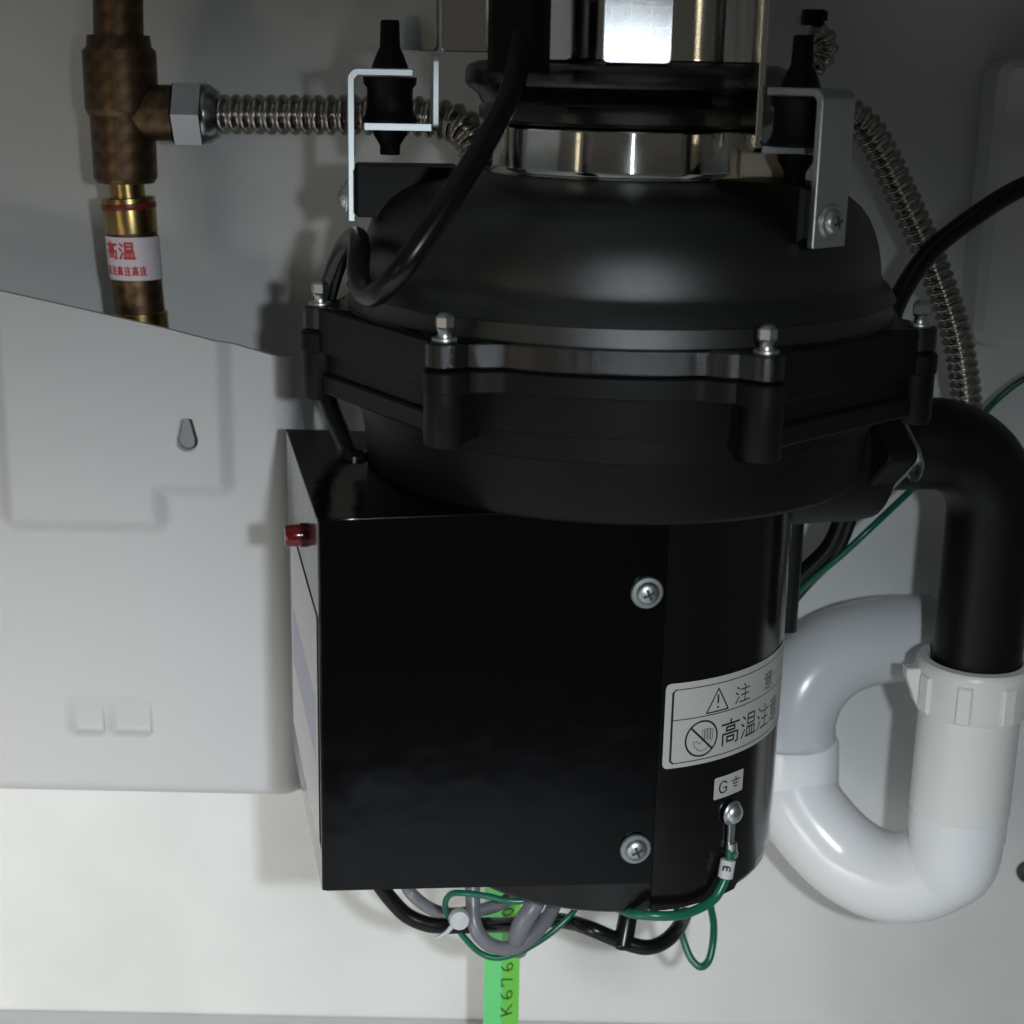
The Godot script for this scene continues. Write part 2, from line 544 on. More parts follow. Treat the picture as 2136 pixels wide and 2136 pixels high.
	var zinc := grain(mat(Color(0.60, 0.64, 0.64), 0.36, 1.0), fine, 200.0, 0.25)
	var zinc_dull := grain(mat(Color(0.42, 0.45, 0.45), 0.42, 1.0), fine, 200.0, 0.25)
	var chrome := mat(Color(0.34, 0.34, 0.35), 0.24, 1.0)
	var steel := mat(Color(0.74, 0.74, 0.72), 0.07, 1.0)
	var brushed := grain(mat(Color(0.90, 0.93, 0.95), 0.15, 1.0), fine, 150.0, 0.12)
	var hose_m := mat(Color(0.40, 0.375, 0.345), 0.24, 1.0)
	var brass := grain(mat(Color(1, 1, 1), 0.44, 1.0), fine, 120.0, 0.3)
	brass.albedo_color = Color(1, 1, 1)
	brass.albedo_texture = tone_map(0.003, 256, Color(0.30, 0.25, 0.21), Color(0.50, 0.40, 0.29), 31)
	var brass_bright := grain(mat(Color(0.36, 0.25, 0.10), 0.26, 1.0), fine, 120.0, 0.15)
	var pvc := mat(Color(0.80, 0.80, 0.81), 0.20)
	var pvc_nut := mat(Color(0.77, 0.77, 0.74), 0.34)
	var pvc_grey := mat(Color(0.60, 0.615, 0.63), 0.24)
	var green := mat(Color(0.006, 0.10, 0.058), 0.32)
	var grey_cable := mat(Color(0.14, 0.14, 0.155), 0.34)
	var tie_m := mat(Color(0.46, 0.46, 0.46), 0.35)
	var beige := mat(Color(0.62, 0.55, 0.40), 0.5)
	var red_m := mat(Color(0.10, 0.004, 0.006), 0.16)
	var dark_m := mat(Color(0.02, 0.02, 0.02), 0.6)
	var recess_m := mat(Color(0.12, 0.125, 0.13), 0.45, 1.0)

	# ------------------------------------------------------------ the cabinet
	struct("back_wall", MB.new().box(Vector3(1.64, 0.8, 0.018), 0.0, Transform3D(Basis(), Vector3(0, 0.4, -0.159))), wall_m)
	struct("floor", MB.new().box(Vector3(1.64, 0.02, 0.75), 0.0, Transform3D(Basis(), Vector3(0, -0.008, 0.226))), wall_m)
	for s in [-1.0, 1.0]:
		struct("side_wall", MB.new().box(Vector3(0.018, 0.78, 0.60), 0.0, Transform3D(Basis(), Vector3(s * 0.80, 0.392, 0.152))), wall_m)
	struct("sink_underside", MB.new().box(Vector3(1.58, 0.02, 0.60), 0.0, Transform3D(Basis(), Vector3(0, 0.66, 0.152))), zinc_dull)

	# a shallow pale box on the wall at the far right
	var pan := put("wall_panel", MB.new().prism(rounded([Vector2(0.1750, 0.3872), Vector2(0.30, 0.3872), Vector2(0.30, 0.5174), Vector2(0.1750, 0.5174)], 0.010), -0.1505, -0.120, 0.004), wall_m)
	tag(pan, "shallow pale grey cover panel on the back wall at the right edge", "cover panel")
	var cap := put("screw_cap", MB.new().lathe([Vector2(0.006, 0), Vector2(0.006, 0.003), Vector2(0.004, 0.0045), Vector2(0, 0.005)], spin(Vector3(0, 0, 1), Vector3(0.2404, 0.1000, -0.1502)), 20), dark_m)
	tag(cap, "small dark round cap on the back wall right of the white trap", "cap")

	build_rack(rack_m)
	build_disposer(black_plastic, black_lower, black_smooth, black_paint, motor_paint, rubber, zinc, zinc_dull, steel, red_m, recess_m, beige)
	build_sink_mount(steel, brushed, rubber, zinc, zinc_dull, black_smooth)
	build_pipes(pvc, pvc_nut, pvc_grey, elbow_m, brass, brass_bright, chrome, hose_m, rubber)
	build_wires(cord_m, green, grey_cable, tie_m, zinc)

func build_rack(m: Material) -> void:
	# moulded plastic knife rack: a relief front with rounded edges, a thin back plate that stands higher
	var t := thing("knife_rack", "white moulded plastic rack with keyhole slot hung on the back wall at left", "rack", Vector3(0, 0, 0))
	var X0 := -0.36
	var X1 := -0.1384
	var Y0 := 0.1690
	var key := Vector2(-0.1852, 0.3456)
	var step := func(a: float, b: float, x: float) -> float: return smoothstep(a, b, x)
	var xs := PackedFloat32Array()
	var x := X0
	while x < X1 - 0.0001:
		xs.append(x)
		x += 0.0004 if absf(x - key.x) < 0.008 else (0.0008 if X1 - x < 0.014 else 0.0016)
	xs.append(X1)
	var vs := PackedFloat32Array()   # height above the lower edge, before the sloped top is reached
	var y := 0.0
	while y < 0.30:
		vs.append(y)
		y += 0.0004 if absf(y + Y0 - key.y) < 0.011 else (0.0007 if y < 0.010 else 0.0016)
	var tx := [Vector2(-0.2657, 0.4112), Vector2(-0.1967, 0.3968), Vector2(-0.1666, 0.3896), Vector2(-0.1375, 0.3815)]
	var top := func(px: float) -> float:
		var i := 0
		while i < 2 and px > tx[i + 1].x:
			i += 1
		return tx[i].y + (px - tx[i].x) / (tx[i + 1].x - tx[i].x) * (tx[i + 1].y - tx[i].y)
	var rl := -0.2694     # the sunken field's edges
	var rr := -0.1675
	var rs := -0.1981
	var rb0 := 0.3038
	var rb1 := 0.3215
	var b0 := Vector2(-0.2469, 0.2206)
	var b1 := Vector2(-0.2289, 0.2013)
	var b2 := Vector2(-0.2075, 0.2018)
	var field := func(px: float, py: float, l: float, r: float, b: float) -> float:   # distance outside a box that is open at the top, its corners rounded
		var rad := 0.005
		var q := Vector2(maxf(l + rad - px, px - r + rad), b + rad - py)
		return Vector2(maxf(q.x, 0), maxf(q.y, 0)).length() + minf(maxf(q.x, q.y), 0.0) - rad
	var depth := func(px: float, py: float) -> float:
		var d := 0.0
		# raised upper field with a stepped lower edge
		var fa: float = field.call(px, py, rl, rr, rb1)
		var fb: float = field.call(px, py, rl, rs, rb0)
		d += 0.0046 * (1.0 - smoothstep(-0.0050, 0.0040, minf(fa, fb)))
		# two finger lips near the bottom
		for p in [[b0.x, b1.x - 0.001], [b1.x + 0.001, b2.x]]:
			var lip := smoothstep(p[0] - 0.002, p[0] + 0.004, px) * (1.0 - smoothstep(p[1] - 0.0016, p[1], px))
			var rise := clampf((b0.y - py) / (b0.y - b1.y), 0.0, 1.0)
			d -= 0.0032 * lip * rise * (1.0 - smoothstep(b1.y - 0.003, b1.y, py) * -0.0) * smoothstep(b1.y - 0.0015, b1.y + 0.0025, py)
		# rounded right and lower edges
		var e := clampf((X1 - px) / 0.012, 0.0, 1.0)
		d -= 0.012 * (1.0 - sqrt(1.0 - (1.0 - e) * (1.0 - e)))
		var f := clampf((py - Y0) / 0.008, 0.0, 1.0)
		d -= 0.008 * (1.0 - sqrt(1.0 - (1.0 - f) * (1.0 - f)))
		return d
	var hole := func(px: float, py: float) -> bool:
		var q := Vector2(px, py) - key
		var r := 0.0050
		return q.length() < r or (q.y > 0 and q.y < 0.0105 and absf(q.x) < 0.0050 - q.y * 0.22) 
	var mb := MB.new()
	var nx := xs.size()
	var ny := vs.size()
	var pos := PackedVector3Array()
	pos.resize(nx * ny)
	for i in nx:
		for j in ny:
			var yy := minf(Y0 + vs[j], top.call(xs[i]))
			pos[j * nx + i] = Vector3(xs[i], yy, -0.075 + depth.call(xs[i], yy))
	var nor := func(px: float, py: float) -> Vector3:
		var e := 0.0004
		var dx: float = (depth.call(minf(px + e, X1), py) - depth.call(px - e, py)) / (2 * e)
		var dy: float = (depth.call(px, py + e) - depth.call(px, maxf(py - e, Y0))) / (2 * e)
		return Vector3(-dx, -dy, 1).normalized()
	var nn := PackedVector3Array()
	nn.resize(nx * ny)
	for i in nx * ny:
		nn[i] = nor.call(pos[i].x, pos[i].y)
	for j in ny - 1:
		for i in nx - 1:
			var a := j * nx + i
			if hole.call((pos[a].x + pos[a + 1].x) / 2, (pos[a].y + pos[a + nx].y) / 2):
				continue
			mb.quad(pos[a], pos[a + 1], pos[a + nx + 1], pos[a + nx], nn[a], nn[a + 1], nn[a + nx + 1], nn[a + nx])
	# skirt back to the wall, right side and underside, and the top lip
	var R := Vector3.RIGHT
	var yt: float = top.call(X1)
	mb.quad(Vector3(X1, Y0 + 0.008, -0.087), Vector3(X1, yt, -0.087), Vector3(X1, yt, -0.149), Vector3(X1, Y0 + 0.008, -0.149), R, R, R, R)
	var D := Vector3.DOWN
	mb.quad(Vector3(X0, Y0, -0.083), Vector3(X1, Y0, -0.087), Vector3(X1, Y0, -0.149), Vector3(X0, Y0, -0.149), D, D, D, D)
	for i in nx - 1:
		var a := pos[(ny - 1) * nx + i]
		var b := pos[(ny - 1) * nx + i + 1]
		var k := Vector3(0, 0, -0.003)
		mb.quad(a, b, b + k, a + k, Vector3.UP, Vector3.UP, Vector3.UP, Vector3.UP)
	put("front_shell", mb, m, t)
	var rim := MB.new()
	var outline := []
	for i in 26:
		var p := PI * 0.86 + (PI * 1.28) * i / 25.0
		outline.append(key + Vector2(cos(p), sin(p)) * 0.0045)
	for i in 9:
		var p := PI * i / 8.0
		outline.append(key + Vector2(0, 0.0078) + Vector2(cos(p), sin(p)) * 0.0026)
	var prev: Vector2 = outline[outline.size() - 1]
	for q in outline:
		var dir: Vector2 = (q - prev)
		var nv := Vector3(-dir.y, dir.x, 0).normalized()
		var za := -0.0721
		rim.quad(Vector3(prev.x, prev.y, za), Vector3(q.x, q.y, za), Vector3(q.x, q.y, za - 0.004), Vector3(prev.x, prev.y, za - 0.004), nv, nv, nv, nv)
		var o1: Vector2 = key + (prev - key) * 1.22
		var o2: Vector2 = key + (q - key) * 1.22
		var fz := Vector3(0, 0, 1)
		rim.quad(Vector3(prev.x, prev.y, za), Vector3(q.x, q.y, za), Vector3(o2.x, o2.y, za - 0.0002), Vector3(o1.x, o1.y, za - 0.0002), fz, fz, fz, fz)
		prev = q
	put("keyhole_rim", rim, m, t)
	put("keyhole_backing", MB.new().box(Vector3(0.022, 0.030, 0.002), 0.0, Transform3D(Basis(), Vector3(key.x, key.y + 0.002, -0.0855))), m, t)

func build_disposer(plastic: Material, lower: Material, smooth: Material, paint: Material, motor: Material, rubber: Material, zinc: Material, zinc_dull: Material, steel: Material, red: Material, dark: Material, beige: Material) -> void:
	var t := thing("waste_disposer", "black kitchen waste disposer with boxy motor cover hung in the middle", "waste disposer", Vector3.ZERO)
	# upper housing, bottom to top
	put("upper_housing", MB.new().lathe([Vector2(0.105, 0.4205), Vector2(0.1042, 0.4275), Vector2(0.1055, 0.4281), Vector2(0.1034, 0.4318), Vector2(0.1030, 0.4324), Vector2(0.1005, 0.4345), Vector2(0.0993, 0.4365), Vector2(0.0990, 0.4395), Vector2(0.0984, 0.4435), Vector2(0.0974, 0.4480), Vector2(0.0958, 0.4525), Vector2(0.0936, 0.4570), Vector2(0.0904, 0.4612), Vector2(0.0858, 0.4648), Vector2(0.0795, 0.4678), Vector2(0.0700, 0.4700), Vector2(0.056, 0.4712), Vector2(0.0502, 0.4716)], Transform3D(), 96), plastic, t)
	put("neck_band", MB.new().lathe([Vector2(0.0530, 0.4716), Vector2(0.0516, 0.4719), Vector2(0.0507, 0.4726), Vector2(0.0502, 0.4737)] + drawn_lines(0.05, 0.4742, 0.4876, 0.00030, 15.0) + [Vector2(0.0504, 0.4884), Vector2(0.0500, 0.4888), Vector2(0.047, 0.4892)], Transform3D(), 72), steel, t)
	put("gasket_block", MB.new().box(Vector3(0.0235, 0.0112, 0.012), 0.0012, Transform3D(Basis(), Vector3(0.0523, 0.4774, 0.0260))), beige, t)
	# flange with bosses; outline by angle
	var bolts := [-79.0, -33.1, 21.2, 68.0, 112.0, 156.0, -158.0, -118.0]
	var outline := func(base: float, grow: float, wide: float) -> PackedVector2Array:
		var o := PackedVector2Array()
		for i in 360:
			var a := float(i)
			var r := base
			for b in bolts:
				var d := absf(wrapf(a - b, -180.0, 180.0))
				# a boss of radius wide at radius 0.1165
				var s := sin(deg_to_rad(d)) * 0.1165
				if d < 60 and s < wide:
					r = maxf(r, cos(deg_to_rad(d)) * 0.1165 - 0.001 + sqrt(wide * wide - s * s) + grow)
				r = maxf(r, base + (0.006) * (1.0 - smoothstep(4.0, 10.0, d)))
			o.append(Vector2(sin(deg_to_rad(a)), cos(deg_to_rad(a))) * r)
		return o
	var flat := Transform3D(Basis(Vector3(1, 0, 0), Vector3(0, 0, 1), Vector3(0, -1, 0)), Vector3.ZERO)   # local z -> world down
	put("upper_flange", MB.new().prism(outline.call(0.1075, 0.0, 0.0068), -0.4215, -0.4126, 0.0007, flat), smooth, t)
	put("lower_flange", MB.new().prism(outline.call(0.1065, 0.0006, 0.0072), -0.4120, -0.4040, 0.0008, flat), lower, t)
	for b in bolts:
		var f := frame(b, 0.1158, 0.0)
		put("flange_boss", MB.new().lathe([Vector2(0, 0.3860), Vector2(0.0064, 0.3860), Vector2(0.0070, 0.3868), Vector2(0.0070, 0.4045)], f, 24).box(Vector3(0.0085, 0.018, 0.014), 0.0, f * Transform3D(Basis(), Vector3(0, 0.3955, -0.008))), lower, t)
		hex_bolt(t, f * Vector3(0, 0.4216, 0), deg_to_rad(b + 14.0), zinc)
	# webs between the side bosses
	for e in [[-79.0, -33.1], [21.2, 68.0]]:
		var a := Vector2(sin(deg_to_rad(e[0])), cos(deg_to_rad(e[0]))) * 0.1158
		var b := Vector2(sin(deg_to_rad(e[1])), cos(deg_to_rad(e[1]))) * 0.1158
		var outd := ((a + b) / 2).normalized()
		var lip := func(o: float) -> PackedVector2Array: return PackedVector2Array([a + outd * o, b + outd * o, b * 0.80, a * 0.80])
		put("flange_web", MB.new().prism(lip.call(0.0035), -0.4212, -0.4045, 0.0006, flat).prism(lip.call(0.0008), -0.4046, -0.3965, 0.0005, flat).prism(lip.call(0.0028), -0.3966, -0.3890, 0.0008, flat), lower, t)
	# lower housing
	put("lower_housing", MB.new().lathe([Vector2(0, 0.3585), Vector2(0.0945, 0.3585), Vector2(0.0965, 0.3592), Vector2(0.0975, 0.3610), Vector2(0.0985, 0.3700), Vector2(0.1000, 0.3810), Vector2(0.1012, 0.3816), Vector2(0.1015, 0.3900), Vector2(0.1022, 0.3904), Vector2(0.1030, 0.4042)], Transform3D(), 96), lower, t)
	# motor body and the sheet cover that runs from the box round the motor
	put("motor_body", MB.new().lathe([Vector2(0, 0.1950), Vector2(0.066, 0.1950), Vector2(0.0700, 0.1957), Vector2(0.0716, 0.1970), Vector2(0.0720, 0.1990), Vector2(0.0720, 0.3590)], Transform3D(), 96), motor, t)
	var per := [Vector2(-0.1364, -0.040), Vector2(-0.1069, 0.0945), Vector2(-0.1064, 0.0962), Vector2(-0.1046, 0.0966)]
	var bot := [0.2150, 0.2172, 0.2172, 0.2171]
	for i in 9:
		var f := (i + 1) / 10.0
		per.append(Vector2(-0.1046, 0.0966).lerp(Vector2(0.0155, 0.0711), f))
		bot.append(lerpf(0.2171, 0.2090, f))
	for i in 36:
		var a := deg_to_rad(lerpf(12.3, 118.0, i / 35.0))
		per.append(Vector2(sin(a), cos(a)) * 0.0724)
		bot.append(0.2088)
	put("control_box", cover(per, bot, 0.3590), paint, t)
	# the motor's round jacket laps over the box front up to the screws
	var jacket := MB.new()
	for i in 60:
		var a0 := lerpf(13.5, 150.0, i / 60.0)
		var a1 := lerpf(13.5, 150.0, (i + 1) / 60.0)
		var low := func(d: float) -> float: return lerpf(0.1974, 0.1964, smoothstep(4.0, 22.0, d)) if d < 46.0 else (0.1996 if d < 58.0 else 0.2024)
		var n0 := Vector3(sin(deg_to_rad(a0)), 0, cos(deg_to_rad(a0)))
		var n1 := Vector3(sin(deg_to_rad(a1)), 0, cos(deg_to_rad(a1)))
		var b0: float = low.call(a0 + 0.01)
		var b1: float = low.call(a1 - 0.01)
		jacket.quad(n0 * 0.0728 + Vector3.UP * b0, n1 * 0.0728 + Vector3.UP * b1, n1 * 0.0728 + Vector3.UP * 0.3575, n0 * 0.0728 + Vector3.UP * 0.3575, n0, n1, n1, n0)
		jacket.quad(n0 * 0.0728 + Vector3.UP * b0, n1 * 0.0728 + Vector3.UP * b1, n1 * 0.0716 + Vector3.UP * b1, n0 * 0.0716 + Vector3.UP * b0, -Vector3.UP, -Vector3.UP, -Vector3.UP, -Vector3.UP)
		if i == 0:
			var e := Vector3(-cos(deg_to_rad(a0)), 0, sin(deg_to_rad(a0)))
			jacket.quad(n0 * 0.0728 + Vector3.UP * b0, n0 * 0.0722 + Vector3.UP * b0, n0 * 0.0722 + Vector3.UP * 0.3575, n0 * 0.0728 + Vector3.UP * 0.3575, e, e, e, e)
	put("motor_jacket", jacket, motor, t)
	# stickers on the round part of the cover
	var lm := mat(Color(1, 1, 1), 0.42)
	lm.albedo_color = Color(1, 1, 1)
	lm.albedo_texture = caution_print()
	put("caution_label", curved(LABEL_A0, LABEL_A1, LABEL_Y0, LABEL_Y1, 0.0731, 0.0022), lm, t)
	var gm := mat(Color(1, 1, 1), 0.42)
	gm.albedo_color = Color(1, 1, 1)
	gm.albedo_texture = ground_print()
	put("ground_label", curved(33.2, 45.9, 0.2394, 0.2485, 0.0731, 0.0006), gm, t)
	# plain pale sticker with a lavender field on the box's left side
	var im := Image.create(64, 64, false, Image.FORMAT_RGB8)
	im.fill(Color(0.80, 0.80, 0.81))
	im.fill_rect(Rect2i(4, 24, 56, 18), Color(0.66, 0.66, 0.75))
	var sm := mat(Color(1, 1, 1), 0.35)
	sm.albedo_color = Color(1, 1, 1)
	sm.albedo_texture = ImageTexture.create_from_image(im)
	var sa := Vector3(-0.1364, 0, -0.040).lerp(Vector3(-0.1069, 0, 0.0945), 0.12)
	var sb := Vector3(-0.1364, 0, -0.040).lerp(Vector3(-0.1069, 0, 0.0945), 0.990)
	var sn := Vector3(-0.977, 0, 0.214)
	var off := sn * 0.0004
	put("side_label", MB.new().quad2(sa + off + Vector3.UP * 0.232, sb + off + Vector3.UP * 0.232, sb + off + Vector3.UP * 0.322, sa + off + Vector3.UP * 0.322, sn), sm, t)
	# screws, reset button
	for s in [[7.7, 0.32698], [7.5, 0.2244]]:
		pan_screw(t, "cover_screw", spin(Vector3(0.2, 0, 0.98), Vector3(0.0098, s[1], 0.0728)), 0.0062, zinc_dull, dark)
	var side_dir := Vector3(-0.977, 0, 0.213)
	var btn_at := Vector3(-0.1168, 0.3392, 0.0500)
	put("reset_button", MB.new().lathe([Vector2(0.0046, 0), Vector2(0.0046, 0.0020), Vector2(0.0042, 0.0024), Vector2(0.0042, 0.0066), Vector2(0.0036, 0.0076), Vector2(0, 0.0078)], spin(side_dir, btn_at), 28), red, t)
	# capacitor housing at the back right of the motor
	put("capacitor_housing", MB.new().prism(rounded([Vector2(0.050, -0.075), Vector2(0.088, -0.068), Vector2(0.086, -0.034), Vector2(0.050, -0.030)], 0.004), -0.359, -0.272, 0.002, flat), smooth, t)
	# outlet: stub, diamond flange of the housing, zinc clamp plate with screws
	var o := Vector3(0.957, 0, -0.287)
	var c := Vector3(0.1035, 0.3620, -0.0185)
	put("outlet_stub", MB.new().lathe([Vector2(0.031, -0.055), Vector2(0.030, 0.0)], spin(o, c), 40), lower, t)
	var dia := rounded([Vector2(-0.046, 0.006), Vector2(0.0, 0.037), Vector2(0.046, -0.004), Vector2(0.0, -0.034)], 0.006)
	var pf := along(o, c)
	put("outlet_flange", MB.new().prism(dia, -0.012, 0.0, 0.001, pf), lower, t)
	var cl := put("clamp_plate", MB.new().prism(dia, 0.0004, 0.0022, 0.0003, pf), zinc_dull, t)
	for s in [-1.0, 1.0]:
		pan_screw(cl, "clamp_screw", spin(o, pf * Vector3(s * 0.0375, 0.001 * -s, 0.0022)), 0.0068, zinc, dark)
	# carrying brackets: bent zinc straps bolted to ears of the upper housing
	for b in [[-83.6, 0.1046, 0.4525, 0.5078], [41.5, 0.0998, 0.4525, 0.5045]]:
		var f := frame(b[0], 0.0, 0.0)
		put("bracket_ear", MB.new().box(Vector3(0.026, 0.0185, 0.040), 0.0015, f * Transform3D(Basis(), Vector3(0, 0.4638, b[1] - 0.0222))), lower, t)
		var hw := 0.0088
		var strap := MB.new()
		var side := PackedVector2Array()   # (radius, height)
		var th := 0.0026
		var rb := 0.004
		side.append_array([Vector2(b[1], b[2]), Vector2(b[1], b[3] - rb)])
		for i in 5:
			side.append(Vector2(b[1] - rb + cos(PI / 2 * (i + 1) / 6.0) * rb, b[3] - rb + sin(PI / 2 * (i + 1) / 6.0) * rb))
		side.append_array([Vector2(b[1] - rb, b[3]), Vector2(b[1] - 0.024, b[3]), Vector2(b[1] - 0.024, b[3] - th), Vector2(b[1] - rb, b[3] - th)])
		side.append_array([Vector2(b[1] - th - 0.0005, b[3] - th - 0.001), Vector2(b[1] - th, b[3] - rb), Vector2(b[1] - th, b[2])])
		strap.prism(side, -hw, hw, 0.0003, Transform3D(f.basis * Basis(Vector3(0, 0, 1), Vector3(0, 1, 0), Vector3(-1, 0, 0)), Vector3.ZERO))
		var br := put("carrying_bracket", strap, zinc, t)
		pan_screw(br, "bracket_screw", spin(f.basis.z, f * Vector3(0, b[2] + 0.0085, b[1])), 0.0062, zinc, dark)

func cover(per: Array, bot: Array, top: float) -> MB:
	var mb := MB.new()
	var k := per.size()
	var en := []
	for i in k - 1:
		var d: Vector2 = (per[i + 1] - per[i]).normalized()
		en.append(Vector3(-d.y, 0, d.x))
	var bev := 0.0010
	for i in k - 1:
		var na: Vector3 = en[i]
		var nb: Vector3 = en[i]
		if i > 0 and en[i].dot(en[i - 1]) > 0.6:
			na = (en[i] + en[i - 1]).normalized()
		if i < k - 2 and en[i].dot(en[i + 1]) > 0.6:
			nb = (en[i] + en[i + 1]).normalized()
		var a := Vector3(per[i].x, bot[i], per[i].y)
		var b := Vector3(per[i + 1].x, bot[i + 1], per[i + 1].y)
		var A := Vector3(per[i].x, top - bev, per[i].y)
		var B := Vector3(per[i + 1].x, top - bev, per[i + 1].y)
		mb.quad(a, b, B, A, na, nb, nb, na)
		var up := Vector3.UP
		var A2 := A - na * bev + up * bev
		var B2 := B - nb * bev + up * bev
		mb.quad(A, B, B2, A2, na, nb, (nb + up).normalized(), (na + up).normalized())
		mb.quad(a, b, b - nb * 0.0012, a - na * 0.0012, -up, -up, -up, -up)   # sheet edge below
		mb.quad(a - na * 0.0012, b - nb * 0.0012, B - nb * 0.0012, A - na * 0.0012, -na, -nb, -nb, -na)
	# top sheet and closed back
	var poly := PackedVector2Array()
	for p in per:
		poly.append(p)
	var u := Vector3.UP
	var ids := Geometry2D.triangulate_polygon(poly)
	for t in range(0, ids.size(), 3):
		for h in [top, top - 0.0012]:
			var q := []
			for e in 3:
				q.append(Vector3(poly[ids[t + e]].x, h, poly[ids[t + e]].y))
			var nv := u if h == top else -u
			mb.tri(q[0], q[1], q[2], nv, nv, nv)
	var p0: Vector2 = per[0]
	var pe: Vector2 = per[k - 1]
	var bn := Vector3(0, 0, -1)
	mb.quad(Vector3(p0.x, bot[0], p0.y), Vector3(pe.x, bot[k - 1], pe.y), Vector3(pe.x, top, pe.y), Vector3(p0.x, top, p0.y), bn, bn, bn, bn)
	# floor of the box part, well above the sheet's lower edge
	return mb

func curved(a0: float, a1: float, y0: float, y1: float, r: float, corner: float) -> MB:
	var mb := MB.new()
	var k := 64
	var w := deg_to_rad(a1 - a0) * r
	var inset := func(d: float) -> float:   # how far the rounded corner cuts in
		if d >= corner:
			return 0.0
		return corner - sqrt(maxf(0.0, corner * corner - (corner - d) * (corner - d)))
	var us := [0.0]
	for i in 8:
		us.append(corner * (i + 1) / 8.0 / w)
	for i in k:
		us.append(lerpf(corner / w, 1.0 - corner / w, (i + 1.0) / k))
	for i in 8:
		us.append(1.0 - corner * (7 - i) / 8.0 / w)
	for i in us.size() - 1:
		var p := deg_to_rad(lerpf(a0, a1, us[i]))
		var q := deg_to_rad(lerpf(a0, a1, us[i + 1]))
		var ip: float = inset.call(minf(us[i], 1.0 - us[i]) * w)
		var iq: float = inset.call(minf(us[i + 1], 1.0 - us[i + 1]) * w)
		var np := Vector3(sin(p), 0, cos(p))
		var nq := Vector3(sin(q), 0, cos(q))
		var h := y1 - y0
		mb.quad(np * r + Vector3.UP * (y0 + ip), nq * r + Vector3.UP * (y0 + iq), nq * r + Vector3.UP * (y1 - iq), np * r + Vector3.UP * (y1 - ip), np, nq, nq, np,
			Vector2(us[i], 1.0 - ip / h), Vector2(us[i + 1], 1.0 - iq / h), Vector2(us[i + 1], iq / h), Vector2(us[i], ip / h))
	return mb

